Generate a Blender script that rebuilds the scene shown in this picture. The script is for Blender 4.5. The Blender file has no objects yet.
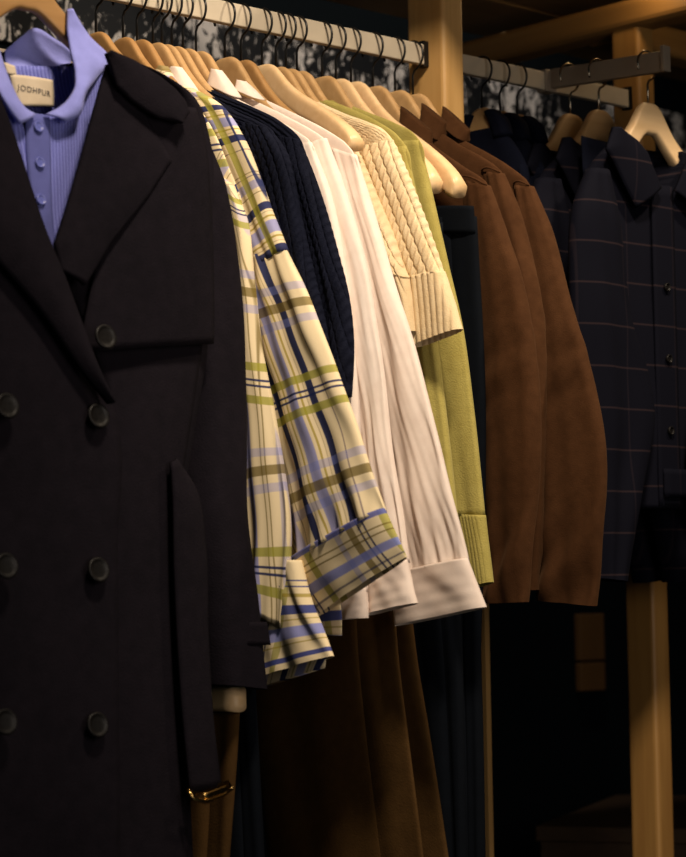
import bpy, bmesh, math, random
import numpy as np
from mathutils import Vector, Matrix
rng = np.random.RandomState(7)
sc = bpy.context.scene
COL = sc.collection
sc.view_settings.view_transform = 'Standard'
sc.view_settings.look = 'None'
sc.view_settings.exposure = 0.0

# ------------------------------------------------------------------ camera
F = 2300.0; W, H = 686, 857
PITCH = math.atan((600 - 428.5) / F); ROLL = 0.016
CAM = np.array([0.0, 0.0, 0.92])
fw = np.array([0, math.cos(PITCH), math.sin(PITCH)])
up0 = np.array([0, -math.sin(PITCH), math.cos(PITCH)]); rt0 = np.array([1.0, 0, 0])
rt = rt0 * math.cos(ROLL) - up0 * math.sin(ROLL)
up = up0 * math.cos(ROLL) + rt0 * math.sin(ROLL)

def ray(px, py):
    return fw + rt * ((px - W / 2) / F) - up * ((py - H / 2) / F)

def yawed(v, a): return np.array([v[0] * math.cos(a) - v[1] * math.sin(a), v[0] * math.sin(a) + v[1] * math.cos(a), v[2]])
A = CAM + ray(290, 27) * 3.48            # a point on the hanging rail
ZR = A[2]
_r = ray(624, 98); _q = CAM + _r * ((ZR - CAM[2]) / _r[2]) - A
YAW = -math.atan2(_q[1], _q[0])          # turn the world so that the rail runs along X
fw, rt, up = yawed(fw, YAW), yawed(rt, YAW), yawed(up, YAW)
A = CAM + ray(290, 27) * 3.48
def at_z(px, py, z):
    r = ray(px, py); return CAM + r * ((z - CAM[2]) / r[2])
B = at_z(624, 98, ZR)
d = (B - A); d[2] = 0; d /= np.linalg.norm(d)      # along the rail, away from the viewer
p = np.array([d[1], -d[0], 0.0])                   # out of the rack, towards the aisle
Z = np.array([0, 0, 1.0])
def fr(t, u, w): return A + d * t + p * u + Z * w

class Plane:
    """upright plane: X in-plane horizontal, N towards the viewer"""
    def __init__(s, O, X, N): s.O, s.X, s.N = O, X, N
    def px(s, x, y, n=0.0):
        r = ray(x, y); k = np.dot(s.N, s.O + s.N * n - CAM) / np.dot(s.N, r); q = CAM + r * k - s.O
        return (float(np.dot(q, s.X)), float(q[2]))
    def P(s, pts, n=0.0):
        if isinstance(n, (list, tuple)):
            nn = np.interp(np.linspace(0, 1, len(pts)), np.linspace(0, 1, len(n)), n)
            return [s.px(*q, k) for q, k in zip(pts, nn)]
        return [s.px(*q, n) for q in pts]
    def to3(s, x, z, n): return s.O + np.multiply.outer(x, s.X) + np.multiply.outer(z, Z) + np.multiply.outer(n, s.N)

def t_of(px_, y=None, w=-0.065):
    """rail position under a picture column: hanger heads sit w below the rail"""
    lo, hi = -1.2, 2.0
    for _ in range(60):
        m = (lo + hi) / 2; q = fr(m, 0, w) - CAM
        x = W / 2 + F * np.dot(q, rt) / np.dot(q, fw)
        if x < px_: lo = m
        else: hi = m
    return (lo + hi) / 2
def rail_plane(t): return Plane(fr(t, 0, 0), p, -d)
def front_plane(u, t0=0.0): return Plane(fr(t0, u, 0), d, p)

# ------------------------------------------------------------------ materials
def nodes(name):
    m = bpy.data.materials.new(name); m.use_nodes = True
    nt = m.node_tree; b = nt.nodes['Principled BSDF']
    return m, nt, b
def N(nt, kind, **kw):
    n = nt.nodes.new(kind)
    for k, v in kw.items(): setattr(n, k, v)
    return n
def cloth(name, c1, c2=None, rough=0.9, scale=60, bump=0.15, bscale=350, sheen=0.0, big=6, spec=0.2, sheen_tint=(1, 1, 1)):
    m, nt, b = nodes(name)
    c2 = c2 or tuple(x * 0.75 for x in c1)
    tc = N(nt, 'ShaderNodeTexCoord')
    n1 = N(nt, 'ShaderNodeTexNoise'); n1.inputs['Scale'].default_value = big; n1.inputs['Detail'].default_value = 6
    n2 = N(nt, 'ShaderNodeTexNoise'); n2.inputs['Scale'].default_value = bscale; n2.inputs['Detail'].default_value = 3
    n3 = N(nt, 'ShaderNodeTexNoise'); n3.inputs['Scale'].default_value = scale
    for n in (n1, n2, n3): nt.links.new(tc.outputs['Object'], n.inputs['Vector'])
    ad = N(nt, 'ShaderNodeMath', operation='ADD'); nt.links.new(n1.outputs[0], ad.inputs[0])
    nt.links.new(n3.outputs[0], ad.inputs[1])
    mr = N(nt, 'ShaderNodeMapRange'); mr.inputs[1].default_value = 0.7; mr.inputs[2].default_value = 1.3
    nt.links.new(ad.outputs[0], mr.inputs[0])
    mx = N(nt, 'ShaderNodeMix', data_type='RGBA'); nt.links.new(mr.outputs[0], mx.inputs[0])
    mx.inputs[6].default_value = (*c2, 1); mx.inputs[7].default_value = (*c1, 1)
    nt.links.new(mx.outputs[2], b.inputs['Base Color'])
    bp = N(nt, 'ShaderNodeBump'); bp.inputs['Strength'].default_value = bump; bp.inputs['Distance'].default_value = 0.002
    nt.links.new(n2.outputs[0], bp.inputs['Height']); nt.links.new(bp.outputs[0], b.inputs['Normal'])
    b.inputs['Roughness'].default_value = rough
    b.inputs['Specular IOR Level'].default_value = spec
    b.inputs['Sheen Weight'].default_value = sheen
    b.inputs['Sheen Tint'].default_value = (*sheen_tint, 1)
    return m
def wood(name, c1, c2, rough=0.45, axis=2, scale=3.0, stretch=14):
    m, nt, b = nodes(name)
    tc = N(nt, 'ShaderNodeTexCoord'); mp = N(nt, 'ShaderNodeMapping')
    s = [stretch] * 3; s[axis] = 1.0
    mp.inputs['Scale'].default_value = s
    nt.links.new(tc.outputs['Object'], mp.inputs['Vector'])
    n1 = N(nt, 'ShaderNodeTexNoise'); n1.inputs['Scale'].default_value = scale; n1.inputs['Detail'].default_value = 5
    n1.inputs['Distortion'].default_value = 0.6
    nt.links.new(mp.outputs[0], n1.inputs['Vector'])
    cr = N(nt, 'ShaderNodeValToRGB'); cr.color_ramp.elements[0].position = 0.3; cr.color_ramp.elements[1].position = 0.7
    cr.color_ramp.elements[0].color = (*c2, 1); cr.color_ramp.elements[1].color = (*c1, 1)
    nt.links.new(n1.outputs[0], cr.inputs[0]); nt.links.new(cr.outputs[0], b.inputs['Base Color'])
    b.inputs['Roughness'].default_value = rough
    return m
def plain(name, c, rough=0.5, metal=0.0):
    m, nt, b = nodes(name)
    tc = N(nt, 'ShaderNodeTexCoord'); n1 = N(nt, 'ShaderNodeTexNoise'); n1.inputs['Scale'].default_value = 25
    nt.links.new(tc.outputs['Object'], n1.inputs['Vector'])
    mx = N(nt, 'ShaderNodeMix', data_type='RGBA'); nt.links.new(n1.outputs[0], mx.inputs[0])
    mx.inputs[6].default_value = (*[x * .85 for x in c], 1); mx.inputs[7].default_value = (*[min(1, x * 1.15) for x in c], 1)
    nt.links.new(mx.outputs[2], b.inputs['Base Color'])
    b.inputs['Roughness'].default_value = rough; b.inputs['Metallic'].default_value = metal
    return m

def stripe_material(name, base, u_st, v_st, bump_scale=900, rough=0.85, spec=0.15):
    """woven check: stripes given as (period, centre, width, colour, strength) along UV u and v, in metres"""
    m, nt, b = nodes(name)
    uv = N(nt, 'ShaderNodeUVMap'); sep = N(nt, 'ShaderNodeSeparateXYZ')
    nz = N(nt, 'ShaderNodeTexNoise'); nz.inputs['Scale'].default_value = 420
    nt.links.new(uv.outputs[0], sep.inputs[0]); nt.links.new(uv.outputs[0], nz.inputs['Vector'])
    cur = None
    def mixin(fac, colr, cur):
        mx = N(nt, 'ShaderNodeMix', data_type='RGBA')
        nt.links.new(fac, mx.inputs[0])
        if cur is None: mx.inputs[6].default_value = (*base, 1)
        else: nt.links.new(cur, mx.inputs[6])
        mx.inputs[7].default_value = (*colr, 1)
        return mx.outputs[2]
    for ax, lst in ((0, u_st), (1, v_st)):
        for (per, c, w, colr, st) in lst:
            a = N(nt, 'ShaderNodeMath', operation='ADD'); nt.links.new(sep.outputs[ax], a.inputs[0]); a.inputs[1].default_value = per * 100.5 - c
            f = N(nt, 'ShaderNodeMath', operation='FLOORED_MODULO'); nt.links.new(a.outputs[0], f.inputs[0]); f.inputs[1].default_value = per
            s = N(nt, 'ShaderNodeMath', operation='SUBTRACT'); nt.links.new(f.outputs[0], s.inputs[0]); s.inputs[1].default_value = per / 2
            ab = N(nt, 'ShaderNodeMath', operation='ABSOLUTE'); nt.links.new(s.outputs[0], ab.inputs[0])
            mr = N(nt, 'ShaderNodeMapRange'); nt.links.new(ab.outputs[0], mr.inputs[0])
            mr.inputs[1].default_value = w / 2 + 0.0005; mr.inputs[2].default_value = w / 2 - 0.0005
            mr.inputs[3].default_value = 0; mr.inputs[4].default_value = st
            cur = mixin(mr.outputs[0], colr, cur)
    nt.links.new(cur, b.inputs['Base Color'])
    bp = N(nt, 'ShaderNodeBump'); bp.inputs['Strength'].default_value = 0.12; bp.inputs['Distance'].default_value = 0.001
    nt.links.new(nz.outputs[0], bp.inputs['Height']); nt.links.new(bp.outputs[0], b.inputs['Normal'])
    b.inputs['Roughness'].default_value = rough; b.inputs['Specular IOR Level'].default_value = spec
    return m
def rib_material(name, c1, c2, per):
    m, nt, b = nodes(name)
    uv = N(nt, 'ShaderNodeUVMap'); sep = N(nt, 'ShaderNodeSeparateXYZ'); nt.links.new(uv.outputs[0], sep.inputs[0])
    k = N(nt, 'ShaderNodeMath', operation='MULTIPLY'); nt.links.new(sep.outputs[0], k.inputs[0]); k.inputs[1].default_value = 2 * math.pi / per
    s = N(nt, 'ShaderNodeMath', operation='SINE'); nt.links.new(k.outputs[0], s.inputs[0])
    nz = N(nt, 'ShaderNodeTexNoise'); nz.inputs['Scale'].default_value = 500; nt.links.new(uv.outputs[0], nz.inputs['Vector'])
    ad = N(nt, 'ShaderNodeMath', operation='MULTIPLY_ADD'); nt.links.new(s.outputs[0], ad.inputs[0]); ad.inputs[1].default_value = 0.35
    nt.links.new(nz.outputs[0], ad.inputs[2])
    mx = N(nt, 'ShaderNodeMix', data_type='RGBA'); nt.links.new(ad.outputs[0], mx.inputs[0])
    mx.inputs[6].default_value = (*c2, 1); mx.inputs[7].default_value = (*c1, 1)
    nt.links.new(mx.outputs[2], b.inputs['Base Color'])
    bp = N(nt, 'ShaderNodeBump'); bp.inputs['Strength'].default_value = 0.6; bp.inputs['Distance'].default_value = 0.002
    nt.links.new(ad.outputs[0], bp.inputs['Height']); nt.links.new(bp.outputs[0], b.inputs['Normal'])
    b.inputs['Roughness'].default_value = 0.95; b.inputs['Specular IOR Level'].default_value = 0.1
    return m

CREAM = (0.80, 0.66, 0.42); NAVY = (0.012, 0.022, 0.10); PERI = (0.20, 0.24, 0.62); OLIVE = (0.33, 0.31, 0.035)
BROWN = (0.17, 0.12, 0.02); MUST = (0.36, 0.27, 0.03)
PU = .19
U_ST = [(PU, -.0775, .018, PERI, .75), (PU, -.0925, .0028, MUST, .85), (PU, -.0625, .0028, MUST, .85),
        (PU, -.045, .0125, NAVY, .97), (PU, -.110, .0125, NAVY, .97),
        (PU, -.100, .0012, BROWN, .5), (PU, -.0555, .0012, BROWN, .5),
        (PU, -.022, .0018, (.10, .07, .12), .75), (PU, -.150, .014, PERI, .6), (PU, -.135, .0018, BROWN, .75), (PU, -.165, .0018, (.10, .07, .12), .7), (PU, -.171, .0018, BROWN, .7)]
PV = .253
V_ST = [(PV, .000, .0135, BROWN, .82), (PV, .024, .012, PERI, .42), (PV, -.026, .012, PERI, .42),
        (PV, .105, .0115, OLIVE, .85), (PV, .151, .0115, OLIVE, .85),
        (PV, .1235, .0032, NAVY, .95), (PV, .1315, .0032, NAVY, .95)]
M = {}
M['plaid'] = stripe_material('plaid_cotton', CREAM, U_ST, V_ST)
M['plaid_narrow'] = stripe_material('plaid_cotton_narrow', CREAM,
    [(.082, .010, .0125, PERI, .75), (.082, .031, .0017, BROWN, .8), (.082, .037, .0017, BROWN, .8), (.082, .052, .0075, PERI, .4), (.082, .064, .0015, (.10, .07, .12), .7), (.082, .073, .002, MUST, .7)], V_ST)
M['plaid_cuff'] = stripe_material('plaid_cuff_cotton', CREAM,
    [(.14, .040, .013, OLIVE, .8), (.14, .0, .003, NAVY, .9), (.14, .009, .003, NAVY, .9), (.14, .100, .010, PERI, .45), (.28, .125, .012, BROWN, .8)],
    [(.5, .004, .008, (.10, .12, .40), .9), (.5, .022, .0022, BROWN, .8), (.5, .031, .0022, BROWN, .8), (.5, .052, .013, PERI, .85), (.5, .072, .0028, NAVY, .7)])
M['plaid_cuff2'] = stripe_material('plaid_cuff_cotton_striped', CREAM,
    [(.14, .050, .012, OLIVE, .7), (.14, .025, .003, NAVY, .9), (.14, .016, .003, NAVY, .9)],
    [(.5, -.018, .002, (.03, .05, .22), .9), (.5, -.010, .002, (.03, .05, .22), .9), (.5, .002, .005, MUST, .8), (.5, .022, .013, (.03, .05, .22), .95), (.5, .036, .002, MUST, .7), (.5, .053, .016, PERI, .85), (.5, .068, .002, MUST, .7), (.5, .086, .007, (.03, .05, .25), .95)])
M['white'] = cloth('white_poplin', (0.80, 0.69, 0.61), (0.73, 0.61, 0.53), big=4, bump=0.05)
M['navy_knit'] = cloth('navy_wool_knit', (0.008, 0.0095, 0.020), (0.005, 0.006, 0.013), bump=0.6, bscale=500, spec=.06)
M['cream_knit'] = cloth('cream_wool_knit', (0.82, 0.66, 0.42), (0.70, 0.53, 0.30), bump=0.5, bscale=600, sheen=0.1)
M['green'] = cloth('chartreuse_knit', (0.37, 0.31, 0.085), (0.305, 0.25, 0.06), bump=0.5, bscale=450, sheen=0.12, sheen_tint=(.9, .9, .5))
M['suede'] = cloth('brown_suede', (0.064, 0.0265, 0.0100), (0.044, 0.0175, 0.0062), big=14, scale=70, bump=0.35, bscale=500, sheen=0.05, sheen_tint=(.9, .5, .25), spec=.08)
M['navy_twill'] = cloth('navy_trouser_twill', (0.0035, 0.0048, 0.0075), (0.0028, 0.0038, 0.006), bump=0.1, spec=.06)
M['brown_twill'] = cloth('brown_trouser_twill', (0.078, 0.040, 0.012), (0.056, 0.028, 0.0085), bump=0.25, big=5, spec=.08)
M['coat'] = cloth('black_navy_wool', (0.0115, 0.0092, 0.0130), (0.008, 0.0067, 0.0095), bump=0.4, bscale=420, sheen=0.0, big=8, spec=.05)
M['dark_jacket'] = cloth('midnight_wool', (0.004, 0.005, 0.012), (0.003, 0.004, 0.009), bump=0.3, spec=.05)
M['windowpane'] = stripe_material('windowpane_wool', (0.0034, 0.0036, 0.0075), [(.105, .02, .0030, (.03, .02, .024), .2)], [(.064, .01, .0028, (.05, .03, .03), .33)], spec=0.06)
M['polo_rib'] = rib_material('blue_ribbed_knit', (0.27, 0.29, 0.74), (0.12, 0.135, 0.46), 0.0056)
M['polo_flat'] = cloth('blue_fine_knit', (0.30, 0.32, 0.78), (0.25, 0.27, 0.68), bump=0.4, bscale=700, sheen=0.1)
M['polo_dark'] = cloth('blue_placket_knit', (0.13, 0.145, 0.42), (0.11, 0.12, 0.36), bump=0.4, bscale=700)
M['label'] = cloth('cream_label_satin', (0.72, 0.60, 0.44), (0.66, 0.54, 0.38), bump=0.1)
M['ink'] = plain('label_thread', (0.05, 0.045, 0.05), 0.8)
M['hanger'] = wood('hanger_beech', (0.52, 0.325, 0.150), (0.43, 0.255, 0.105), rough=0.38, axis=0, scale=4)
M['hanger_pale'] = wood('hanger_pale_maple', (0.78, 0.55, 0.31), (0.70, 0.47, 0.24), rough=0.4, axis=0, scale=4)
M['hanger_dark'] = wood('hanger_amber', (0.42, 0.235, 0.090), (0.34, 0.180, 0.063), rough=0.38, axis=0, scale=4)
M['hook'] = plain('black_metal', (0.012, 0.012, 0.012), 0.35, 0.6)
M['hook_steel'] = plain('steel_wire', (0.28, 0.25, 0.2), 0.25, 1.0)
M['rail'] = plain('cream_lacquered_metal', (0.43, 0.37, 0.28), 0.45, 0.0)
M['arm'] = plain('taupe_lacquered_metal', (0.24, 0.195, 0.15), 0.45, 0.1)
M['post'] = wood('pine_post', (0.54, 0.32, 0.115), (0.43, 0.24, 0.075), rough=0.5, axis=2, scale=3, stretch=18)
M['post_shaded'] = wood('pine_post_shaded', (0.36, 0.195, 0.055), (0.28, 0.14, 0.037), rough=0.5, axis=2, scale=3, stretch=18)  # same pine as the other posts, colour darkened to paint in shade
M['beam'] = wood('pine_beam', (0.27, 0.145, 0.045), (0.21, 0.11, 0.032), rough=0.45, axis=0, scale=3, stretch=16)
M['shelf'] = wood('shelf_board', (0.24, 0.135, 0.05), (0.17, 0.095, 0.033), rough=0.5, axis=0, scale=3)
M['button'] = plain('dark_horn_button', (0.006, 0.005, 0.0045), 0.42)
M['button'].node_tree.nodes['Principled BSDF'].inputs['Specular IOR Level'].default_value = .22
M['polo_button'] = plain('blue_button', (0.13, 0.15, 0.45), 0.3)
M['brass'] = plain('antique_brass', (0.50, 0.32, 0.11), 0.22, 1.0)
M['zip'] = plain('zip_metal', (0.55, 0.48, 0.36), 0.3, 1.0)

# ------------------------------------------------------------------ objects
def link(o, parent=None):
    COL.objects.link(o)
    if parent is not None:
        o.parent = parent
        o.matrix_parent_inverse = PINV[parent.name]
    return o
PINV = {}
def tagp(o, label, cat, group=None):
    o['label'] = label; o['category'] = cat
    if group: o['group'] = group
    return o
def thing(name, loc, label, cat, group=None):
    o = bpy.data.objects.new(name, None); COL.objects.link(o); o.location = Vector(loc); o.empty_display_size = 0.05
    PINV[o.name] = Matrix.Translation(-Vector(loc))
    return tagp(o, label, cat, group)
def mesh_obj(name, V, Fc, m, parent=None, uv=None, smooth=True, label=None):
    me = bpy.data.meshes.new(name); me.from_pydata([tuple(v) for v in V], [], [tuple(int(i) for i in f) for f in Fc])
    if smooth: me.polygons.foreach_set('use_smooth', [True] * len(me.polygons))
    if uv is not None:
        ul = me.uv_layers.new(name='UVMap')
        vi = np.empty(len(me.loops), dtype=np.int32); me.loops.foreach_get('vertex_index', vi)
        ul.data.foreach_set('uv', np.asarray(uv, dtype=np.float32)[vi].ravel())
    me.materials.append(m); me.update()
    o = bpy.data.objects.new(name, me); link(o, parent)
    if parent is not None:
            PINV[o.name] = Matrix.Identity(4)
    if label: o['label'] = label
    return o
def sub(o): # parenting onto a part: identity world matrices
    return o

def resample(pts, n, smooth=True):
    P = np.asarray(pts, float)
    if len(P) == 1: return np.repeat(P, n, 0)
    seg = np.linalg.norm(np.diff(P, axis=0), axis=1); c = np.concatenate([[0], np.cumsum(seg)]); c /= max(c[-1], 1e-9)
    return interp(P, c, np.linspace(0, 1, n), smooth)
def interp(P, c, x, smooth=True):
    if not smooth or len(P) < 3:
        return np.stack([np.interp(x, c, P[:, k]) for k in range(P.shape[1])], 1)
    # monotone-ish cubic hermite
    h = np.maximum(np.diff(c), 1e-9); dl = np.diff(P, axis=0) / h[:, None]
    m = np.zeros_like(P); m[0] = dl[0]; m[-1] = dl[-1]
    m[1:-1] = (dl[:-1] * h[1:, None] + dl[1:] * h[:-1, None]) / (h[1:] + h[:-1])[:, None]
    i = np.clip(np.searchsorted(c, x, side='right') - 1, 0, len(c) - 2)
    t = ((x - c[i]) / h[i])[:, None]; hh = h[i][:, None]
    return ((2*t**3-3*t**2+1)*P[i] + (t**3-2*t**2+t)*hh*m[i] + (-2*t**3+3*t**2)*P[i+1] + (t**3-t**2)*hh*m[i+1])
def pair(L, R, n, smooth=True):
    L = np.asarray(L, float); R = np.asarray(R, float)
    if len(L) == len(R):
        seg = (np.linalg.norm(np.diff(L, axis=0), axis=1) + np.linalg.norm(np.diff(R, axis=0), axis=1)) / 2
        c = np.concatenate([[0], np.cumsum(seg)]); c /= max(c[-1], 1e-9); x = np.linspace(0, 1, n)
        return interp(L, c, x, smooth), interp(R, c, x, smooth)
    return resample(L, n, smooth), resample(R, n, smooth)

def cushion(name, pl, L, R, th, m, parent, n=40, cols=24, disp=None, n0=0.0, tilt=0.0, cap=True, uv0=(0, 0), mirror=False, label=None, smooth=True, pw=4, swap=False, capbot=True, uvr=False, planar=False, lat=0.0):
    """closed padded cloth volume between edge polylines L and R given in plane coordinates"""
    l, r = pair(L, R, n, smooth)
    if mirror:
        l, r = np.stack([-r[:, 0], r[:, 1]], 1), np.stack([-l[:, 0], l[:, 1]], 1)
    s = (1 - np.cos(np.pi * np.linspace(0, 1, cols + 1))) / 2
    v = np.linspace(0, 1, n)
    X = l[:, None, 0] + (r - l)[:, None, 0] * s; Zc = l[:, None, 1] + (r - l)[:, None, 1] * s
    width = np.linalg.norm(r - l, axis=1); mid = (l + r) / 2
    Vm = np.concatenate([[0], np.cumsum(np.linalg.norm(np.diff(mid, axis=0), axis=1))])
    prof = np.sqrt(np.maximum(0, 1 - np.abs(2 * s - 1) ** pw))
    thv = th(v) if callable(th) else np.full(n, th)
    S, Vv = np.meshgrid(s, v)
    UU = S * width[:, None]; VV = np.repeat(Vm[:, None], cols + 1, 1)
    if name == 'sleeve': thv = thv * (0.62 + 0.38 * np.clip(v / .12, 0, 1))
    D = disp(S, Vv, UU, VV) if disp else 0
    if lat and disp is not None: X = X + lat * (D - D.mean()) * np.sign(S - .5) * np.abs(2 * S - 1) ** 4
    edge = np.minimum(1, prof * 1.5)
    nf = n0 + tilt * (S - .5) + thv[:, None] * prof + D * edge
    nb = n0 + tilt * (S - .5) - thv[:, None] * prof + (D * 0.5 * edge if disp is not None else 0)
    nb = np.minimum(nb, nf - 0.002 * edge)
    front = pl.to3(X, Zc, nf); back = pl.to3(X[:, 1:-1], Zc[:, 1:-1], nb[:, 1:-1])
    ring = np.concatenate([front, back[:, ::-1]], 1)
    k = ring.shape[1]
    u1 = UU + uv0[0]; ub = UU[:, 1:-1][:, ::-1] + uv0[0]
    uvs = np.stack([np.concatenate([u1, ub], 1), np.repeat(Vm[:, None], k, 1) + uv0[1]], -1)
    if uvr: uvs[..., 0] -= width[:, None]
    if planar:
        uvs = np.stack([np.concatenate([X, X[:, 1:-1][:, ::-1]], 1) + uv0[0], np.concatenate([Zc, Zc[:, 1:-1][:, ::-1]], 1) + uv0[1]], -1)
    if swap: uvs = uvs[..., ::-1]
    idx = np.arange(n * k).reshape(n, k); nx = np.roll(idx, -1, 1)
    fc = np.stack([idx[:-1], idx[1:], nx[1:], nx[:-1]], -1).reshape(-1, 4).tolist()
    if cap: fc.append(list(idx[0]))
    if cap and capbot: fc.append(list(idx[-1][::-1]))
    if mirror: pass
    return mesh_obj(name, ring.reshape(-1, 3), fc, m, parent, uvs.reshape(-1, 2), label=label)

def sheet(name, pl, L, R, nL, nR, m, parent, n=24, cols=14, bulge=0.0, thick=0.003, disp=None, uv0=(0, 0), smooth=True, label=None, planar=False):
    """thin cloth panel; nL, nR offsets from the plane on its two edges (number or list along the length)"""
    l, r = pair(L, R, n, smooth)
    v = np.linspace(0, 1, n); s = np.linspace(0, 1, cols + 1)
    f = lambda q: np.interp(v, np.linspace(0, 1, len(q)), q) if isinstance(q, (list, tuple)) else np.full(n, q)
    a, b = f(nL), f(nR)
    X = l[:, None, 0] + (r - l)[:, None, 0] * s; Zc = l[:, None, 1] + (r - l)[:, None, 1] * s
    S, Vv = np.meshgrid(s, v); width = np.linalg.norm(r - l, axis=1)
    Vm = np.concatenate([[0], np.cumsum(np.linalg.norm(np.diff((l + r) / 2, axis=0), axis=1))])
    UU = S * width[:, None]; VV = np.repeat(Vm[:, None], cols + 1, 1)
    nn = a[:, None] + (b - a)[:, None] * s + bulge * 4 * S * (1 - S)
    if disp: nn = nn + disp(S, Vv, UU, VV)
    G = pl.to3(X, Zc, nn); k = cols + 1
    idx = np.arange(n * k).reshape(n, k)
    fc = np.stack([idx[:-1, :-1], idx[1:, :-1], idx[1:, 1:], idx[:-1, 1:]], -1).reshape(-1, 4)
    uvs = np.stack([UU + uv0[0], VV + uv0[1]], -1).reshape(-1, 2)
    if planar: uvs = np.stack([X + uv0[0], Zc + uv0[1]], -1).reshape(-1, 2)
    # normals outwards are +N; solidify by hand so every panel has a real rolled edge
    Vb = (G - pl.N * thick).reshape(-1, 3); V = G.reshape(-1, 3); q = len(V)
    fb = fc[:, ::-1] + q
    loop = list(idx[:, 0]) + list(idx[-1, 1:]) + list(idx[::-1, -1][1:]) + list(idx[0, ::-1][1:-1])
    side = [[loop[(i + 1) % len(loop)], loop[i], loop[i] + q, loop[(i + 1) % len(loop)] + q] for i in range(len(loop))]
    return mesh_obj(name, np.concatenate([V, Vb]), fc.tolist() + fb.tolist() + side, m, parent, np.concatenate([uvs, uvs]), label=label)

def folds(seed, amp, ks=(1.3, 2.4, 4.1), slant=0.5, grow=True, cross=0.25):
    r = np.random.RandomState(seed); ph = r.rand(8) * 6.28; sl = (r.rand(4) - .5) * 2 * slant
    def f(S, V, U, L):
        o = 0
        for i, k in enumerate(ks):
            o = o + np.sin(6.2832 * (k * (S + sl[i] * V) ) + ph[i] + 0.8 * np.sin(5 * V + ph[i + 3])) / (i + 1.3)
        o = o + cross * np.sin(17 * V + 5 * S + ph[6]) * np.sin(9 * V - 3 * S + ph[7])
        g = (0.35 + 0.65 * V) if grow else 1.0
        return amp * o * g
    return f
def gather(f, amp, k, v0=.82):
    def g(S, V, U, L):
        w = np.clip((V - v0) / (1 - v0), 0, 1)
        return f(S, V, U, L) + amp * w * (np.sin(6.2832 * k * S + 2.5 * np.sin(7 * V + 3 * S)) + .6 * np.sin(6.2832 * k * 1.7 * S + 4 * V))
    return g
def cable(depth, per, pitch, base=None, off=0.0):
    def f(S, V, U, L):
        c = (U + off) / per; i = np.floor(c); x = (c - i) - .5
        lobe = np.sqrt(np.maximum(0, 1 - (2.05 * x) ** 2))
        sgn = np.where(np.mod(i, 2) == 0, 1.0, 1.0)
        tw = 0.5 + 0.5 * np.cos(6.2832 * (L / pitch + sgn * 1.5 * x + 0.37 * i))
        o = depth * lobe * (0.35 + 0.65 * tw)
        return o + (base(S, V, U, L) if base else 0)
    return f
def ribs(depth, per, base=None):
    def f(S, V, U, L):
        o = depth * np.sqrt(np.abs(np.sin(np.pi * U / per)))
        return o + (base(S, V, U, L) if base else 0)
    return f

def tube(name, pts, rad, m, parent, seg=8, cap=True):
    pts = [np.asarray(q, float) for q in pts]; V = []; Fc = []
    prev = None
    for i, q in enumerate(pts):
        a = pts[max(i - 1, 0)]; b = pts[min(i + 1, len(pts) - 1)]; tn = b - a; tn /= np.linalg.norm(tn)
        if prev is None:
            h = np.array([0, 0, 1.0]) if abs(tn[2]) < .9 else np.array([1.0, 0, 0]); nx = np.cross(tn, h)
        else: nx = prev - tn * np.dot(prev, tn)
        nx /= np.linalg.norm(nx); prev = nx; ny = np.cross(tn, nx)
        r = rad[i] if isinstance(rad, (list, tuple)) else rad
        for k in range(seg):
            an = 6.28318 * k / seg; V.append(q + nx * r * math.cos(an) + ny * r * math.sin(an))
    for i in range(len(pts) - 1):
        for k in range(seg):
            Fc.append([i * seg + k, i * seg + (k + 1) % seg, (i + 1) * seg + (k + 1) % seg, (i + 1) * seg + k])
    if cap: Fc += [list(range(seg))[::-1], [(len(pts) - 1) * seg + k for k in range(seg)]]
    return mesh_obj(name, V, Fc, m, parent)
def box(name, c, ax, half, m, parent=None, bev=0.003, seg=2, kind=None, label=None):
    """bevelled bar: centre, three axes, half sizes; mesh kept in its own local frame so the grain follows it"""
    bm = bmesh.new(); bmesh.ops.create_cube(bm, size=2)
    for v in bm.verts: v.co = Vector((v.co.x * half[0], v.co.y * half[1], v.co.z * half[2]))
    if bev: bmesh.ops.bevel(bm, geom=list(bm.edges), offset=min(bev, min(half) * .9), segments=seg, profile=0.5, affect='EDGES')
    me = bpy.data.meshes.new(name); bm.to_mesh(me); bm.free()
    me.polygons.foreach_set('use_smooth', [False] * len(me.polygons)); me.materials.append(m)
    o = bpy.data.objects.new(name, me)
    R = Matrix(((ax[0][0], ax[1][0], ax[2][0], c[0]), (ax[0][1], ax[1][1], ax[2][1], c[1]), (ax[0][2], ax[1][2], ax[2][2], c[2]), (0, 0, 0, 1)))
    link(o, parent); o.matrix_basis = R
    PINV[o.name] = R.inverted() if parent is None else R.inverted()
    if kind: o['kind'] = kind
    if label: o['label'] = label
    return o
AX = (d, p, Z)
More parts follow.
